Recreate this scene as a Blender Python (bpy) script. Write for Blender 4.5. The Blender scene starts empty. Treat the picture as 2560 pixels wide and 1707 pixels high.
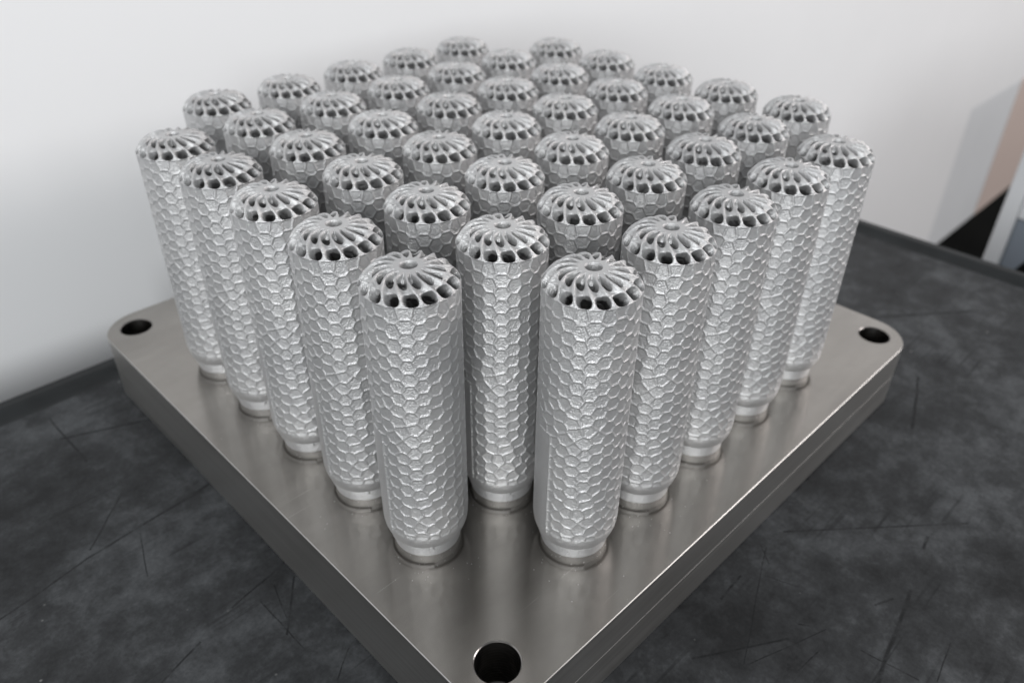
import bpy, bmesh, math
import numpy as np
from mathutils import Vector, Matrix

# ------------------------------------------------------------------ units
S = 0.032                      # one grid pitch of the plate, in metres
scene = bpy.context.scene
coll = scene.collection

# ------------------------------------------------------------------ camera
F_PX, AZ, EL, ROLL = 1970.6, 0.785106, 0.593902, 0.0111039
CAM = Vector((-6.191416, -6.316514, 5.804525))
cam_d = bpy.data.cameras.new('camera')
cam = bpy.data.objects.new('camera', cam_d)
coll.objects.link(cam)
fw = Vector((math.cos(EL) * math.cos(AZ), math.cos(EL) * math.sin(AZ), -math.sin(EL)))
rt = fw.cross(Vector((0, 0, 1))).normalized()
up = rt.cross(fw)
c, s = math.cos(ROLL), math.sin(ROLL)
rt2, up2 = c * rt + s * up, -s * rt + c * up
cam.matrix_world = Matrix(((rt2.x, up2.x, -fw.x, CAM.x * S), (rt2.y, up2.y, -fw.y, CAM.y * S),
                           (rt2.z, up2.z, -fw.z, CAM.z * S), (0, 0, 0, 1)))
cam_d.sensor_width = 36.0
cam_d.lens = 36.0 * F_PX / 2560.0
cam_d.clip_start, cam_d.clip_end = 0.01, 50.0
cam_d.dof.use_dof = True
cam_d.dof.focus_distance = 6.35 * S
cam_d.dof.aperture_fstop = 12.5
cam_d.dof.aperture_blades = 7
scene.camera = cam

# ------------------------------------------------------------------ room light
world = bpy.data.worlds.new('World')
scene.world = world
world.use_nodes = True
bg = world.node_tree.nodes['Background']
bg.inputs['Color'].default_value = (0.94, 0.97, 1.0, 1)
bg.inputs['Strength'].default_value = 0.31

def area(name, loc, target, size, power, col=(1, 1, 1), size_y=None):
    d = bpy.data.lights.new(name, 'AREA')
    d.energy, d.color = power, col
    d.shape = 'RECTANGLE'
    d.size, d.size_y = size * S, (size_y or size) * S
    o = bpy.data.objects.new(name, d)
    coll.objects.link(o)
    o.location = Vector(loc) * S
    o.rotation_euler = (Vector(target) - Vector(loc)).to_track_quat('-Z', 'Y').to_euler()
    return o

area('offscreen_lamp', (-50, -42, 21), (3, 3, 0), 38, 37.0, (0.965, 0.985, 1.0), 22)
area('offscreen_lamp', (52, -46, 31), (12, 6, 2), 34, 28.0, (1.0, 0.955, 0.945), 22)  # added lamp, evens out the wall and lights the right sides

scene.cycles.max_bounces = 5
scene.cycles.diffuse_bounces = 3
scene.cycles.glossy_bounces = 4
scene.cycles.caustics_reflective = False
scene.cycles.caustics_refractive = False

scene.view_settings.view_transform = 'Standard'
scene.view_settings.look = 'None'
scene.view_settings.exposure = 0.0
scene.view_settings.gamma = 1.0
scene.view_settings.use_curve_mapping = False

# ------------------------------------------------------------------ helpers
def tag(o, label=None, cat=None, group=None, kind=None):
    if label: o['label'] = label
    if cat: o['category'] = cat
    if group: o['group'] = group
    if kind: o['kind'] = kind
    return o

def link(name, me, mat, parent=None):
    o = bpy.data.objects.new(name, me)
    coll.objects.link(o)
    if mat: 
        me.materials.clear(); me.materials.append(mat)
    if parent: o.parent = parent
    return o

def mesh_np(name, verts, quads, smooth=True):
    me = bpy.data.meshes.new(name)
    v = np.ascontiguousarray(verts, dtype=np.float32) * S
    q = np.ascontiguousarray(quads, dtype=np.int32)
    k = q.shape[1]
    me.vertices.add(len(v)); me.vertices.foreach_set('co', v.ravel())
    me.loops.add(q.size); me.loops.foreach_set('vertex_index', q.ravel())
    me.polygons.add(len(q))
    me.polygons.foreach_set('loop_start', np.arange(0, q.size, k, dtype=np.int32))
    me.polygons.foreach_set('loop_total', np.full(len(q), k, dtype=np.int32))
    me.polygons.foreach_set('use_smooth', np.full(len(q), smooth, dtype=bool))
    me.update(calc_edges=True); me.validate()
    return me

def grid_quads(nu, nv, wrap_u=True):
    """nu columns (around), nv rows; vertex index = row*nu+col."""
    cu = np.arange(nu if wrap_u else nu - 1); rv = np.arange(nv - 1)
    a = (rv[:, None] * nu + cu[None]).ravel()
    b = (rv[:, None] * nu + (cu[None] + 1) % nu).ravel()
    return np.stack([a, b, b + nu, a + nu], 1)

def bm_obj(name, bm, mat, parent=None, smooth=False):
    me = bpy.data.meshes.new(name)
    bmesh.ops.recalc_face_normals(bm, faces=bm.faces)
    for f in bm.faces: f.smooth = smooth
    bm.to_mesh(me); bm.free()
    return link(name, me, mat, parent)

def box_obj(name, lo, hi, mat, parent=None, bevel=0.0):
    bm = bmesh.new()
    bmesh.ops.create_cube(bm, size=1.0)
    for v in bm.verts:
        v.co = Vector([(lo[k] + hi[k]) / 2 + v.co[k] * (hi[k] - lo[k]) for k in range(3)]) * S
    if bevel:
        bmesh.ops.bevel(bm, geom=list(bm.edges), offset=bevel * S, segments=3, profile=0.5, affect='EDGES')
    return bm_obj(name, bm, mat, parent)

def smooth01(a, b, x):
    t = np.clip((x - a) / (b - a), 0, 1)
    return t * t * (3 - 2 * t)

# ------------------------------------------------------------------ materials
def new_mat(name):
    m = bpy.data.materials.new(name); m.use_nodes = True
    nt = m.node_tree
    return m, nt, nt.nodes['Principled BSDF']

def N(nt, t, **kw):
    n = nt.nodes.new(t)
    for k, v in kw.items():
        if k.startswith('in_'): n.inputs[k[3:]].default_value = v
        else: setattr(n, k, v)
    return n

def noise(nt, vec, scale, detail=4, rough=0.55, dist=0.0):
    n = N(nt, 'ShaderNodeTexNoise')
    n.inputs['Scale'].default_value = scale
    n.inputs['Detail'].default_value = detail
    n.inputs['Roughness'].default_value = rough
    n.inputs['Distortion'].default_value = dist
    nt.links.new(vec, n.inputs['Vector'])
    return n.outputs['Fac']

def ramp(nt, fac, stops):
    r = N(nt, 'ShaderNodeValToRGB')
    els = r.color_ramp.elements
    while len(els) < len(stops): els.new(0.5)
    for e, (p, col) in zip(els, stops):
        e.position = p
        e.color = (col, col, col, 1) if not hasattr(col, '__len__') else (*col, 1)
    nt.links.new(fac, r.inputs['Fac'])
    return r.outputs['Color']

def math_n(nt, op, a, b=None, c3=None, clamp=False):
    n = N(nt, 'ShaderNodeMath', operation=op); n.use_clamp = clamp
    for i, v in enumerate((a, b, c3)):
        if v is None: continue
        if isinstance(v, (int, float)): n.inputs[i].default_value = v
        else: nt.links.new(v, n.inputs[i])
    return n.outputs[0]

def mix_rgb(nt, fac, a, b, mode='MIX'):
    n = N(nt, 'ShaderNodeMix', data_type='RGBA', blend_type=mode)
    for sock, v in ((n.inputs[0], fac), (n.inputs[6], a), (n.inputs[7], b)):
        if isinstance(v, (int, float)): sock.default_value = v
        elif hasattr(v, '__len__'): sock.default_value = (*v, 1)
        else: nt.links.new(v, sock)
    return n.outputs[2]

def obj_coord(nt, scale=None, rot=None):
    t = N(nt, 'ShaderNodeTexCoord').outputs['Object']
    if scale or rot:
        m = N(nt, 'ShaderNodeMapping')
        if scale: m.inputs['Scale'].default_value = scale
        if rot: m.inputs['Rotation'].default_value = rot
        nt.links.new(t, m.inputs['Vector'])
        return m.outputs['Vector']
    return t

def bump(nt, height, strength, dist):
    b = N(nt, 'ShaderNodeBump')
    b.inputs['Strength'].default_value = strength
    b.inputs['Distance'].default_value = dist
    nt.links.new(height, b.inputs['Height'])
    return b.outputs['Normal']

def mat_sintered():
    m, nt, p = new_mat('sintered_metal')
    oc = obj_coord(nt)
    info = N(nt, 'ShaderNodeObjectInfo').outputs['Random']
    grain = noise(nt, oc, 2300, 2, 0.6)
    cn = N(nt, 'ShaderNodeTexNoise', noise_dimensions='4D')
    cn.inputs['Scale'].default_value = 70; cn.inputs['Detail'].default_value = 4
    nt.links.new(oc, cn.inputs['Vector']); nt.links.new(math_n(nt, 'MULTIPLY', info, 60.0), cn.inputs['W'])
    cloud = cn.outputs['Fac']
    base = ramp(nt, cloud, [(0.3, (0.56, 0.56, 0.563)), (0.7, (0.65, 0.648, 0.645))])
    var = math_n(nt, 'MULTIPLY_ADD', info, 0.10, 0.94)
    base = mix_rgb(nt, 1.0, base, var, 'MULTIPLY')
    nt.links.new(base, p.inputs['Base Color'])
    p.inputs['Metallic'].default_value = 0.84
    r = math_n(nt, 'MULTIPLY_ADD', grain, 0.30, 0.32)
    nt.links.new(r, p.inputs['Roughness'])
    layers = N(nt, 'ShaderNodeTexWave', wave_type='BANDS', bands_direction='Z')
    layers.inputs['Scale'].default_value = 900
    layers.inputs['Distortion'].default_value = 1.5
    nt.links.new(oc, layers.inputs['Vector'])
    h = math_n(nt, 'MULTIPLY_ADD', layers.outputs['Fac'], 0.12, grain)
    nt.links.new(bump(nt, h, 0.8, 0.00030), p.inputs['Normal'])
    return m

def mat_plate():
    m, nt, p = new_mat('ground_steel')
    oc = obj_coord(nt)
    cloud = noise(nt, oc, 26, 5, 0.6, 0.6)
    br = noise(nt, obj_coord(nt, (900, 14, 900), (0, 0, math.radians(38))), 1.0, 3, 0.6)
    br2 = noise(nt, obj_coord(nt, (1400, 10, 1400), (0, 0, math.radians(-31))), 1.0, 2, 0.6)
    base = ramp(nt, cloud, [(0.32, (0.225, 0.209, 0.188)), (0.7, (0.285, 0.266, 0.240))])
    # wiped, mottled streaks and a few fine scratches from handling
    wipe = noise(nt, obj_coord(nt, (16, 55, 16), (0, 0, math.radians(52))), 1.0, 5, 0.6, 0.4)
    base = mix_rgb(nt, 1.0, base, ramp(nt, wipe, [(0.3, (0.80, 0.79, 0.77)), (0.7, (1.10, 1.10, 1.10))]), 'MULTIPLY')
    for rot, thr in ((24, 0.70), (-58, 0.715), (71, 0.71)):
        sc = noise(nt, obj_coord(nt, (6, 900, 6), (0, 0, math.radians(rot))), 1.0, 2, 0.5, 0.1)
        sm = math_n(nt, 'MULTIPLY', ramp(nt, sc, [(thr, 0.0), (thr + .03, 0.55)]), ramp(nt, noise(nt, oc, 60, 2), [(0.52, 0.0), (0.62, 1.0)]))
        base = mix_rgb(nt, sm, base, (0.56, 0.54, 0.51))
    nt.links.new(base, p.inputs['Base Color'])
    p.inputs['Metallic'].default_value = 1.0
    p.inputs['Coat Weight'].default_value = 1.0
    p.inputs['Coat IOR'].default_value = 1.75
    p.inputs['Coat Roughness'].default_value = 0.13
    smear = ramp(nt, noise(nt, oc, 30, 3, 0.5, 0.3), [(0.30, 0.15), (0.75, 0.225)])
    r = math_n(nt, 'MULTIPLY_ADD', br, 0.05, smear)
    nt.links.new(r, p.inputs['Roughness'])
    h = math_n(nt, 'ADD', br, br2)
    nt.links.new(bump(nt, h, 0.05, 0.0002), p.inputs['Normal'])
    return m

def mat_plate_side():
    m, nt, p = new_mat('milled_steel')
    br = noise(nt, obj_coord(nt, (12, 12, 1500)), 1.0, 4, 0.6)
    nt.links.new(ramp(nt, br, [(0.3, (0.42, 0.41, 0.395)), (0.7, (0.54, 0.53, 0.51))]), p.inputs['Base Color'])
    p.inputs['Metallic'].default_value = 1.0
    nt.links.new(math_n(nt, 'MULTIPLY_ADD', br, 0.15, 0.32), p.inputs['Roughness'])
    nt.links.new(bump(nt, br, 0.08, 0.0002), p.inputs['Normal'])
    return m

def mat_bore():
    m, nt, p = new_mat('bored_steel')
    w = N(nt, 'ShaderNodeTexWave', wave_type='BANDS', bands_direction='Z')
    w.inputs['Scale'].default_value = 260
    nt.links.new(obj_coord(nt), w.inputs['Vector'])
    p.inputs['Base Color'].default_value = (0.22, 0.21, 0.2, 1)
    p.inputs['Metallic'].default_value = 1.0
    p.inputs['Roughness'].default_value = 0.28
    nt.links.new(bump(nt, w.outputs['Fac'], 0.25, 0.0003), p.inputs['Normal'])
    return m

SCRATCHES = [(0.0, -4.12, -1.43, -4.71, .010), (.56, -5.47, -.71, -5.69, .032), (1.43, -5.3, 1.25, -5.34, .03),
    (-1.72, -4.34, -.88, -4.86, .02), (-1.38, -4.75, -.5, -5.08, .010), (.35, -4.13, 1.97, -5.53, .02),
    (-.34, -4.32, -.22, -4.63, .008), (-.48, -5.43, -.4, -5.94, .012), (.22, -6.0, -.29, -6.07, .012),
    (-.74, -5.15, -1.11, -5.11, .012), (-.64, -4.86, -.59, -4.93, .015), (-.54, -4.13, -.93, -4.15, .02),
    (.14, -5.3, .33, -5.38, .02), (.02, -4.02, -.17, -4.26, .012), (-6.29, .72, -5.36, .9, .02),
    (-5.36, .9, -3.9, 1.05, .025), (-4.86, 3.11, -3.91, 2.71, .03), (-4.72, 1.61, -5.3, 1.0, .015),
    (-4.57, -.75, -3.89, -.61, .02), (-4.33, -.89, -4.32, -1.65, .012), (-3.92, -.85, -4.35, -1.4, .02),
    (-4.13, -.79, -4.25, -1.23, .012), (-5.44, -1.05, -5.0, -.9, .02), (-4.01, -1.95, -4.27, -2.16, .012),
    (-4.82, .86, -5.01, .22, .012), (-4.83, 3.65, -4.8, 2.47, .02), (5.2, -2.6, 6.9, -3.9, .05), (3.2, -4.4, 4.4, -4.0, .03)]

def mat_table():
    m, nt, p = new_mat('scuffed_black_rubber')
    oc = obj_coord(nt)
    big = noise(nt, oc, 15, 7, 0.66, 0.15)
    mid = noise(nt, oc, 80, 6, 0.7, 0.2)
    fine = noise(nt, oc, 700, 3, 0.7)
    a = math_n(nt, 'MULTIPLY_ADD', big, 0.55, math_n(nt, 'MULTIPLY', mid, 0.45))
    base = ramp(nt, a, [(0.39, (0.019, 0.0198, 0.0208)), (0.50, (0.042, 0.044, 0.0462)), (0.61, (0.090, 0.0945, 0.099))])
    base = mix_rgb(nt, 1.0, base, ramp(nt, fine, [(0.25, 0.72), (0.75, 1.22)]), 'MULTIPLY')
    # rubbed streaks, two directions
    for rot, thr, k in ((33, 0.62, 0.55), (-22, 0.635, 0.55), (78, 0.64, 0.5)):
        st = noise(nt, obj_coord(nt, (8, 260, 8), (0, 0, math.radians(rot))), 1.0, 3, 0.55, 0.25)
        msk = ramp(nt, st, [(thr, 0.0), (thr + 0.05, 1.0)])
        msk = math_n(nt, 'MULTIPLY', msk, ramp(nt, noise(nt, oc, 32, 2), [(0.48, 0.0), (0.6, k)]))
        base = mix_rgb(nt, msk, base, (0.012, 0.013, 0.014))
    lt = noise(nt, obj_coord(nt, (420, 10, 10), (0, 0, math.radians(12))), 1.0, 3, 0.6, 0.3)
    lm = math_n(nt, 'MULTIPLY', ramp(nt, lt, [(0.66, 0.0), (0.71, 1.0)]), ramp(nt, mid, [(0.52, 0.0), (0.6, 0.5)]))
    base = mix_rgb(nt, lm, base, (0.085, 0.09, 0.09))
    # individual scuff lines, laid out in table coordinates
    warp = noise(nt, oc, 40, 2)
    sep = N(nt, 'ShaderNodeSeparateXYZ'); nt.links.new(oc, sep.inputs[0])
    wob = math_n(nt, 'MULTIPLY_ADD', warp, 0.0016, -0.0008)
    X = math_n(nt, 'ADD', sep.outputs[0], wob); Y = math_n(nt, 'SUBTRACT', sep.outputs[1], wob)
    acc = None
    for ax, ay, bx, by, w in SCRATCHES:
        ax, ay, bx, by, w = [v * S for v in (ax, ay, bx, by, w)]
        L = math.hypot(bx - ax, by - ay); ux, uy = (bx - ax) / L, (by - ay) / L
        px = math_n(nt, 'SUBTRACT', X, ax); py = math_n(nt, 'SUBTRACT', Y, ay)
        along = math_n(nt, 'ADD', math_n(nt, 'MULTIPLY', px, ux), math_n(nt, 'MULTIPLY', py, uy))
        perp = math_n(nt, 'ABSOLUTE', math_n(nt, 'ADD', math_n(nt, 'MULTIPLY', px, -uy), math_n(nt, 'MULTIPLY', py, ux)))
        over = math_n(nt, 'SUBTRACT', math_n(nt, 'ABSOLUTE', math_n(nt, 'SUBTRACT', along, L / 2)), L / 2)
        d = math_n(nt, 'MAXIMUM', perp, over)
        k = math_n(nt, 'MULTIPLY_ADD', d, -1.0 / (w * 0.5), 1.6, clamp=True)
        acc = k if acc is None else math_n(nt, 'MAXIMUM', acc, k)
    brk = ramp(nt, noise(nt, oc, 160, 3, 0.7), [(0.34, 0.12), (0.56, 0.85)])
    base = mix_rgb(nt, math_n(nt, 'MULTIPLY', acc, brk), base, (0.007, 0.0075, 0.008))
    # pale flecks
    fl = N(nt, 'ShaderNodeTexVoronoi', feature='F1'); fl.inputs['Scale'].default_value = 120
    nt.links.new(oc, fl.inputs['Vector'])
    fm = ramp(nt, fl.outputs['Distance'], [(0.045, 1.0), (0.075, 0.0)])
    fm = math_n(nt, 'MULTIPLY', fm, ramp(nt, noise(nt, oc, 55, 2), [(0.55, 0.0), (0.62, 0.8)]))
    base = mix_rgb(nt, fm, base, (0.24, 0.24, 0.235))
    nt.links.new(base, p.inputs['Base Color'])
    nt.links.new(ramp(nt, mid, [(0.3, 0.50), (0.7, 0.66)]), p.inputs['Roughness'])
    p.inputs['Specular IOR Level'].default_value = 0.2
    h = math_n(nt, 'MULTIPLY_ADD', mid, 0.6, fine)
    nt.links.new(bump(nt, h, 0.25, 0.00025), p.inputs['Normal'])
    return m

def mat_plain(name, col, rough=0.6, var=0.06, scale=3.0, metallic=0.0, spec=0.4):
    m, nt, p = new_mat(name)
    oc = obj_coord(nt)
    a = noise(nt, oc, scale, 5, 0.6)
    lo = tuple(v * (1 - var) for v in col); hi = tuple(min(1, v * (1 + var)) for v in col)
    nt.links.new(ramp(nt, a, [(0.3, lo), (0.7, hi)]), p.inputs['Base Color'])
    p.inputs['Metallic'].default_value = metallic
    nt.links.new(math_n(nt, 'MULTIPLY_ADD', a, 0.12, rough - 0.06), p.inputs['Roughness'])
    p.inputs['Specular IOR Level'].default_value = spec
    nt.links.new(bump(nt, noise(nt, oc, 400, 3), 0.06, 0.0002), p.inputs['Normal'])
    return m

M_SINT, M_PLATE, M_SIDE, M_BORE, M_TABLE = mat_sintered(), mat_plate(), mat_plate_side(), mat_bore(), mat_table()
M_WALL = mat_plain('white_painted_panel', (0.86, 0.863, 0.868), 0.5, 0.015)
M_GREY = mat_plain('grey_wall_tone', (0.72, 0.735, 0.75), 0.5, 0.05)
M_BEIGE = mat_plain('beige_wall_tone', (0.62, 0.51, 0.46), 0.55, 0.05)
M_CAB = mat_plain('pale_grey_enamel', (0.60, 0.605, 0.615), 0.45, 0.03)
M_BLUE = mat_plain('blue_grey_enamel', (0.20, 0.225, 0.26), 0.45, 0.05)
M_DARK = mat_plain('near_black_shade', (0.012, 0.012, 0.011), 0.8, 0.4, 2.0, spec=0.1)  # near-black colour stands in for shade in gaps and openings
M_LIP = mat_plain('black_edge_moulding', (0.020, 0.022, 0.023), 0.5, 0.25, 40.0, spec=0.3)

# ------------------------------------------------------------------ setting
TZ = -0.90                                   # table top height (plate top is z = 0)
floor = box_obj('floor', (-70, -70, -28.5), (160, 80, -28), M_DARK)  # coloured near black so the space under the wall looks shaded
tag(floor, 'shop floor under the white wall, shade put into its near-black colour', kind='structure')

WY, WB = 6.0, -15.9
wall = box_obj('wall', (-34, WY, WB), (40.5, WY + 30, 45), M_WALL)
tag(wall, 'plain white wall behind the table', kind='structure')
box_obj('upper_panel', (40.5, WY + 0.02, -7.14), (130, WY + 30, 45), M_WALL, wall)
box_obj('grey_wall_area', (40.52, WY + 0.0, WB), (48.6, WY + 6, -7.16), M_GREY, wall, 0.03)  # grey stretch of the wall, low on the right
box_obj('beige_wall_area', (48.62, WY - 0.03, WB), (66.0, WY + 6, -7.16), M_BEIGE, wall, 0.03)  # beige stretch of the wall beyond the grey one

# table: slab plus raised edge mouldings on its two far sides
table = bpy.data.objects.new('work_table', None); coll.objects.link(table)
table.location = (0, 0, TZ * S)
tag(table, 'black scuffed rubber-topped work table under the steel plate', 'table')
box_obj('table_top', (-16, -16, -1.2), (8.25, 3.9, 0), M_TABLE, table)

def lip(name, prof, path_axis, lo, hi):
    """profile [(offset, z)] swept along an axis; offset runs outward from the table."""
    bm = bmesh.new()
    rings = []
    for e in (lo, hi):
        ring = []
        for o, z in prof:
            co = (e + (o - prof[0][0] if e == hi else 0), o, z) if path_axis == 'x' else (o, e + 0, z)
            ring.append(bm.verts.new(Vector(co) * S))
        rings.append(ring)
    n = len(prof)
    for k in range(n):
        bm.faces.new((rings[0][k], rings[0][(k + 1) % n], rings[1][(k + 1) % n], rings[1][k]))
    bm.faces.new(rings[0]); bm.faces.new(rings[1][::-1])
    return bm_obj(name, bm, M_LIP, table)

def lip_prof(b):
    return [(b, -1.25), (b, 0.0), (b + .05, .012), (b + .12, .05), (b + .16, .105), (b + .20, .125), (b + .34, .125),
            (b + .38, .105), (b + .39, .06), (b + .39, -1.25)]
lip('edge_lip', lip_prof(3.9), 'x', -16, 8.25)
lip('edge_lip', lip_prof(8.25), 'y', -16, 3.86)

# grey cabinet behind the right of the table
cab = bpy.data.objects.new('machine_cabinet', None); coll.objects.link(cab)
cab.location = Vector((16, -1.9, -28)) * S
tag(cab, 'pale grey machine cabinet with blue-grey panel at right edge', 'cabinet')
box_obj('frame_post', (0, -0.4, 0), (6, 0, 27.7), M_CAB, cab, 0.06)
box_obj('frame_rail', (0.0, -8, 25.25), (6, -0.41, 27.7), M_CAB, cab, 0.05)
box_obj('frame_recess', (0.5, -8, 0), (6, -0.41, 25.24), M_DARK, cab)  # darkness of the opening is put into this backing's colour
bm = bmesh.new()
pts = [(-.42, 25.2), (-.42, 23.85), (-.78, 23.85), (-1.15, 24.6), (-7.9, 24.6), (-7.9, 25.2)]
va = [bm.verts.new(Vector((0.12, y, z)) * S) for y, z in pts]
vb = [bm.verts.new(Vector((0.4, y, z)) * S) for y, z in pts]
bm.faces.new(va); bm.faces.new(vb[::-1])
for k in range(len(pts)):
    bm.faces.new((va[k], va[(k + 1) % 6], vb[(k + 1) % 6], vb[k]))
bm_obj('cover_panel', bm, M_BLUE, cab)

# ------------------------------------------------------------------ steel plate with four bolt holes
plate = bpy.data.objects.new('steel_plate', None); coll.objects.link(plate)
plate.location = (0, 0, TZ * S)
tag(plate, 'thick square ground-steel plate with rounded corners and bolt holes', 'plate')
PH, PR, HOLE, HR = 3.9, 0.52, 3.502, 0.195

def rounded(half, r, n=14):
    out = []
    for q, (sx, sy) in enumerate(((1, 1), (-1, 1), (-1, -1), (1, -1))):
        for k in range(n + 1):
            a = math.pi / 2 * (q + k / n)
            out.append((sx * (half - r) + r * math.cos(a), sy * (half - r) + r * math.sin(a)))
    return out

def ring_edges(bm, pts, z):
    vs = [bm.verts.new(Vector((x, y, z)) * S) for x, y in pts]
    return vs, [bm.edges.new((vs[k], vs[(k + 1) % len(vs)])) for k in range(len(vs))]

def circle(cx, cy, r, n=48):
    return [(cx + r * math.cos(2 * math.pi * k / n), cy + r * math.sin(2 * math.pi * k / n)) for k in range(n)]

corners = [(-HOLE, -HOLE), (HOLE, -HOLE), (HOLE, HOLE), (-HOLE, HOLE)]
TT = -TZ
bm = bmesh.new()
_, ed = ring_edges(bm, rounded(PH - .007, PR - .007), TT)
for hx, hy in corners:
    _, e2 = ring_edges(bm, circle(hx, hy, HR + .010), TT)
    ed += e2
bmesh.ops.triangle_fill(bm, use_beauty=True, use_dissolve=False, edges=ed)
face = bm_obj('top_face', bm, M_PLATE, plate)
if face.data.polygons[0].normal.z < 0: face.data.flip_normals()

bm = bmesh.new()
prof = [(-.007, TT), (0, TT - .007), (0, .466), (-.004, .461), (-.0005, .456), (-.0005, .03), (-.03, 0)]
prev = None
for off, z in prof:
    ro, r0 = rounded(PH + off, PR + off), rounded(PH, PR)
    if 0.4 < z < 0.5: ro = [q if q[1] < -PH + .1 else q0 for q, q0 in zip(ro, r0)]
    vs, _ = ring_edges(bm, ro, z)
    if prev:
        for k in range(len(vs)):
            bm.faces.new((prev[k], prev[(k + 1) % len(vs)], vs[(k + 1) % len(vs)], vs[k]))
    prev = vs
bm.faces.new(prev)
bm_obj('side_face', bm, M_SIDE, plate)
for hx, hy in corners:
    bm = bmesh.new(); prev = None
    for r, z in ((HR + .010, TT), (HR, TT - .010), (HR, .33), (.135, .31), (.135, .02), (.0001, .02)):
        vs, _ = ring_edges(bm, circle(hx, hy, r), z)
        if prev:
            for k in range(48): bm.faces.new((prev[k], prev[(k + 1) % 48], vs[(k + 1) % 48], vs[k]))
        prev = vs
    for f in bm.faces: f.normal_update()
    o = bm_obj('bolt_hole', bm, M_BORE, plate, smooth=False)

# ------------------------------------------------------------------ honeycomb cylinder
R, H = 0.400, 2.918
DOME = 0.370 * R
ZR = H - DOME                                # rim height
Z0 = 0.150                                   # lower end of the honeycomb shell

def honeycomb_points():
    rng = np.random.default_rng(11)
    circ = 2 * math.pi * R
    d = 0.123
    ncol = 24                                # even, so that the half-step closes
    dx = circ / ncol
    pts = []
    top, bot = ZR, 0.25
    nz = int(round((top - bot) / d)); dz = (top - bot) / nz
    for cidx in range(ncol):
        for k in range(nz):
            pts.append((cidx * dx, bot + (k + 0.5 * (cidx % 2) + 0.25) * dz))
    P = np.array(pts, np.float32)
    amp = 0.011 + 0.022 * (np.exp(-((P[:, 1] - 1.55) / .28) ** 2) + np.exp(-((P[:, 1] - .72) / .25) ** 2))
    P += rng.normal(0, 1, P.shape) * amp[:, None]
    edge_row = P[:, 1] > top - 0.8 * dz
    P[edge_row, 0] = np.array(pts, np.float32)[edge_row, 0]
    gx, gz = np.meshgrid((np.arange(190) + .5) / 190 * circ, bot + (np.arange(190) + .5) / 190 * (top - bot))
    G = np.stack([gx.ravel(), gz.ravel()], 1).astype(np.float32)
    for it in range(9):
        idx = np.empty(len(G), np.int32)
        for a in range(0, len(G), 6000):
            q = G[a:a + 6000]
            ex = np.abs(q[:, None, 0] - P[None, :, 0]); ex = np.minimum(ex, circ - ex)
            idx[a:a + 6000] = np.argmin(ex * ex + (q[:, None, 1] - P[None, :, 1]) ** 2, 1)
        ex = G[:, 0] - P[idx, 0]; ex -= circ * np.round(ex / circ)
        cnt = np.maximum(np.bincount(idx, minlength=len(P)), 1)
        P[:, 0] = (P[:, 0] + np.where(edge_row, 0, np.bincount(idx, ex, len(P)) / cnt)) % circ
        P[:, 1] += np.bincount(idx, G[:, 1] - P[idx, 1], len(P)) / cnt
    return P, circ

def profile_r(z):
    zs = np.array([0.150, 0.160, 0.180, 0.210, 0.250, 0.300, 0.345, 3.0])
    rs = np.array([0.353, 0.359, 0.367, 0.378, 0.389, 0.3965, 0.400, 0.400])
    return np.interp(z, zs, rs)

def make_body():
    P, circ = honeycomb_points()
    nu, nv = 540, 500
    th = np.arange(nu) / nu * 2 * math.pi
    zz = np.linspace(Z0, ZR, nv)
    T, Z = np.meshgrid(th, zz)
    x, z = (T * R).ravel().astype(np.float32), Z.ravel().astype(np.float32)
    edge = np.empty(len(x), np.float32); own = np.empty(len(x), np.float32)
    for a in range(0, len(x), 8000):
        ex = x[a:a + 8000, None] - P[None, :, 0].astype(np.float32)
        ex -= circ * np.round(ex / circ)
        ez = z[a:a + 8000, None] - P[None, :, 1].astype(np.float32)
        d2 = ex * ex + ez * ez
        near = np.argpartition(d2, 4, axis=1)[:, :5]
        dn = np.take_along_axis(d2, near, 1)
        o = np.argsort(dn, 1); near = np.take_along_axis(near, o, 1); dn = np.take_along_axis(dn, o, 1)
        i0 = near[:, 0]
        best = np.full(len(i0), 9.0, np.float32)
        for k in range(1, 5):
            dx = P[near[:, k], 0] - P[i0, 0]; dx -= circ * np.round(dx / circ)
            dl = np.hypot(dx, P[near[:, k], 1] - P[i0, 1])
            best = np.minimum(best, (dn[:, k] - dn[:, 0]) / (2 * dl + 1e-9))
        edge[a:a + 8000] = best
        own[a:a + 8000] = np.take_along_axis(ex, i0[:, None], 1)[:, 0]
    rr = profile_r(z)
    depth = 0.0090
    fade = smooth01(0.285, 0.335, z)
    # plain strip for marking: a smooth upright field on one side, lower half
    ang = (x / R)
    strip = ((ang > math.radians(118)) & (ang < math.radians(180)) & (z < 1.47))
    fade = np.where(strip, 0.0, fade)
    pad = np.clip(edge / 0.0165, 0, 1)
    flat = (1.0 / np.cos(np.clip(own / R, -.25, .25)) - 1.0)         # flat facet of each cell
    r = rr - fade * (depth * pad - pad * flat * rr * 0.9)
    r = np.where(z > ZR - 0.012, np.maximum(r, R - 0.006), r)
    r = np.where(strip & (ang > math.radians(177.2)), r + 0.004, r)
    V = np.stack([r * np.cos(ang), r * np.sin(ang), z], 1)
    return mesh_np('body', V, grid_quads(nu, nv))

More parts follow.
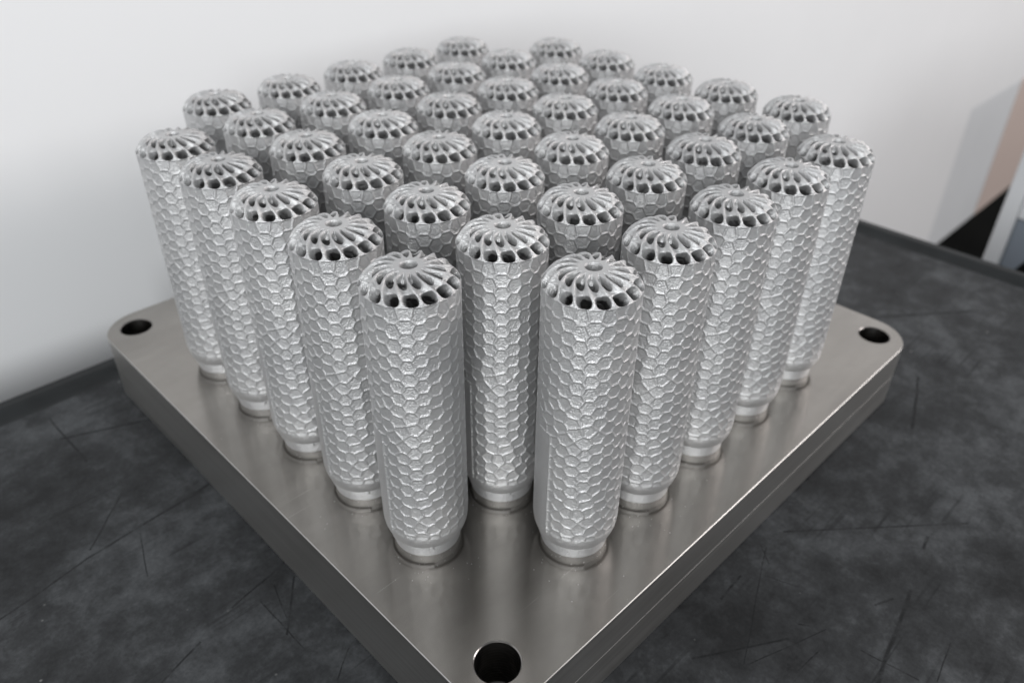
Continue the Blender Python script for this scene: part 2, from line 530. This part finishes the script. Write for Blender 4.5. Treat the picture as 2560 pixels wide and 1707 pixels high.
def make_cap():
    NB = 16
    per = 30
    nu = NB * per
    # dome profile: (rho, height) in units of R
    pr = np.array([(.185, .368), (.33, .370), (.46, .368), (.60, .350), (.72, .312), (.81, .258), (.88, .190), (.94, .112), (.975, .050), (1.0, .0)])
    seg = np.hypot(np.diff(pr[:, 0]), np.diff(pr[:, 1])); sl = np.concatenate([[0], np.cumsum(seg)])
    # smooth the polyline
    ss = np.linspace(0, sl[-1], 118)
    rho = np.interp(ss, sl, pr[:, 0]); hz = np.interp(ss, sl, pr[:, 1])
    for _ in range(8):
        rho[1:-1] = (rho[:-2] + 2 * rho[1:-1] + rho[2:]) / 4; hz[1:-1] = (hz[:-2] + 2 * hz[1:-1] + hz[2:]) / 4
    dr, dh = np.gradient(rho), np.gradient(hz); ln = np.hypot(dr, dh)
    nr, nz = -dh / ln, dr / ln                                   # outward normal
    TH, RHO = np.meshgrid(np.arange(nu) / nu * 2 * math.pi, rho)
    HZ = np.repeat(hz[:, None], nu, 1); NR = np.repeat(nr[:, None], nu, 1); NZ = np.repeat(nz[:, None], nu, 1)
    sw = math.radians(21) * np.clip((RHO - .42) / .58, 0, 1) ** 1.5 - math.radians(21)
    ph = (TH - sw) * NB / (2 * math.pi)
    t = ph - np.round(ph - 0.5) - 0.5                            # -0.5..0.5 between vanes, vanes at +-0.5
    vt = 0.030 / (2 * math.pi * RHO / NB)                        # vane thickness as share of a channel
    w = 0.5 - 0.5 * vt
    # flutes between the vanes
    win = smooth01(.285, .54, RHO) * (1 - smooth01(.93, .99, RHO))
    fl = np.clip(1 - (np.abs(t) / w) ** 2.2, 0, 1)
    d = 0.095 * win * fl
    # inner openings
    wi = w * (0.62 + 0.38 * smooth01(.34, .55, RHO))
    ein = 1 - np.abs((RHO - .520) / .230) ** 2.4 - np.abs(t / wi) ** 2.2
    din = smooth01(0.0, .55, ein) * (0.08 + 0.24 * smooth01(.38, .56, RHO))
    # outer openings on the shoulder (measured along the profile)
    SS = np.repeat(ss[:, None], nu, 1)
    s1 = np.interp(.835, rho, ss); s2 = ss[-1] - .002
    v = (SS - (s1 + s2) / 2) / ((s2 - s1) / 2)
    swm = math.radians(21) * ((.92 - .42) / .58) ** 1.5 - math.radians(21)
    tt = t + 0.55 * (sw - swm) * NB / (2 * math.pi) - 0.02
    wo = np.where(tt < 0, .435, .405)
    eo = 1 - np.abs(v) ** 2.4 - np.abs(tt / wo) ** (2.4)
    rng_ = np.where(tt < 0, .60, .24)
    do = smooth01(0.0, 1.0, np.clip(eo / rng_, 0, 1)) * 0.26
    # displacement
    k = np.clip(do / .26, 0, 1)
    r = RHO - d * NR * .7 - do * .70
    h = HZ - d * NZ - din - do * .72
    r = np.maximum(r, .12)
    TH2 = TH + 0.06 * k
    V = [np.stack([R * r * np.cos(TH2), R * r * np.sin(TH2), ZR + R * h], 2).reshape(-1, 3)]
    V = V[0]
    Qd = grid_quads(nu, len(rho))
    through = np.maximum(do / .26, 1.5 * din / .32 * (RHO > .43)).ravel()
    return mesh_np('cap', V, Qd[through[Qd].min(1) < 0.40])

def make_hub():
    """bore of the cap: chamfer, wall and floor"""
    n = 96
    th = np.arange(n) / n * 2 * math.pi
    rows = []
    for rho, h in ((.186, .3675), (.178, .362), (.176, .30), (.176, .13), (.16, .115), (.002, .115)):
        rows.append(np.stack([R * rho * np.cos(th), R * rho * np.sin(th), np.full(n, ZR + R * h)], 1))
    me = mesh_np('bore', np.concatenate(rows), grid_quads(n, len(rows))[:, ::-1])
    return me

def make_neck():
    n = 180
    th = np.arange(n) / n * 2 * math.pi
    # a raised half-ring stops square just right of the camera side
    a = np.degrees(th)
    key = ((a > 60) & (a < 241)).astype(float)
    rows = []
    for r, rk, z in ((.316, .316, -.002), (.318, .318, .006), (.319, .319, .088), (.321, .321, .094), (.326, .342, .098), (.328, .345, .102),
                     (.328, .346, .143), (.331, .348, .146), (.350, .350, .148), (.3535, .3535, .1505)):
        rr = r + (rk - r) * key
        rows.append(np.stack([rr * np.cos(th), rr * np.sin(th), np.full(n, z)], 1))
    return mesh_np('neck', np.concatenate(rows), grid_quads(n, len(rows)), smooth=False)

me_body, me_cap, me_bore, me_neck = make_body(), make_cap(), make_hub(), make_neck()
for me in (me_body, me_cap, me_bore, me_neck): me.materials.append(M_SINT)

ORD = ['', 'first', 'second', 'third', 'fourth', 'fifth', 'sixth', 'seventh', 'eighth', 'ninth', 'tenth', 'eleventh']
def cyl_label(i, j):
    row = i + j
    mem = sorted([(a, row - a) for a in range(7) if 0 <= row - a <= 6 and (a, row - a) not in ((0, 0), (6, 6), (0, 6), (6, 0))])
    k, n = mem.index((i, j)), len(mem)
    rowtxt = {1: 'the front row of two', 11: 'the rearmost row of two'}.get(row, 'the %s row back from the camera' % ORD[row])
    if k == 0: pos = 'leftmost in'
    elif k == n - 1: pos = 'rightmost in'
    elif n % 2 and k == n // 2: pos = 'middle one of'
    elif k <= n // 2 - (0 if n % 2 else 1): pos = '%s from left in' % ORD[k + 1]
    else: pos = '%s from right in' % ORD[n - k]
    return 'silver honeycomb metal cylinder, %s %s' % (pos, rowtxt)

proto = None
for row in range(1, 12):
    for i in range(7):
        j = row - i
        if not 0 <= j <= 6 or (i, j) in ((0, 0), (6, 6), (0, 6), (6, 0)): continue
        root = bpy.data.objects.new('honeycomb_cylinder', None); coll.objects.link(root)
        root.location = ((i - 3) * S, (j - 3) * S, 0)
        tag(root, cyl_label(i, j), 'cylinder', 'printed metal cylinders on the plate')
        if proto is None:
            b = link('body', me_body, None, root); cp = link('cap', me_cap, None, root)
            br = link('bore', me_bore, None, cp); nk = link('neck', me_neck, None, root)
            proto = (b, cp, br, nk)
        else:
            b, cp, br, nk = [o.copy() for o in proto]
            for o, p in ((b, root), (cp, root), (br, cp), (nk, root)):
                coll.objects.link(o); o.parent = p

# ------------------------------------------------------------------ loose powder specks on the plate
rng = np.random.default_rng(5)
V, Q = [], []
for k in range(420):
    i, j = rng.integers(0, 3), rng.integers(0, 5)
    if rng.random() < .5: i, j = j, i
    if (i, j) == (0, 0): continue
    a = rng.uniform(math.pi, 1.6 * math.pi); rad = 0.33 + abs(rng.normal(0, .22))
    cx, cy, e = i - 3 + rad * math.cos(a), j - 3 + rad * math.sin(a), rng.uniform(.002, .006)
    n = len(V)
    V += [(cx - e, cy - e, .0005), (cx + e, cy - e * .6, .0005), (cx, cy + e, .0005), (cx, cy, e * 1.6)]
    Q += [(n, n + 1, n + 3), (n + 1, n + 2, n + 3), (n + 2, n, n + 3)]
pw = link('metal_powder', mesh_np('metal_powder', np.array(V), np.array(Q), False), M_SINT)
tag(pw, 'fine silver powder specks on the steel plate between cylinders', 'powder', kind='stuff')
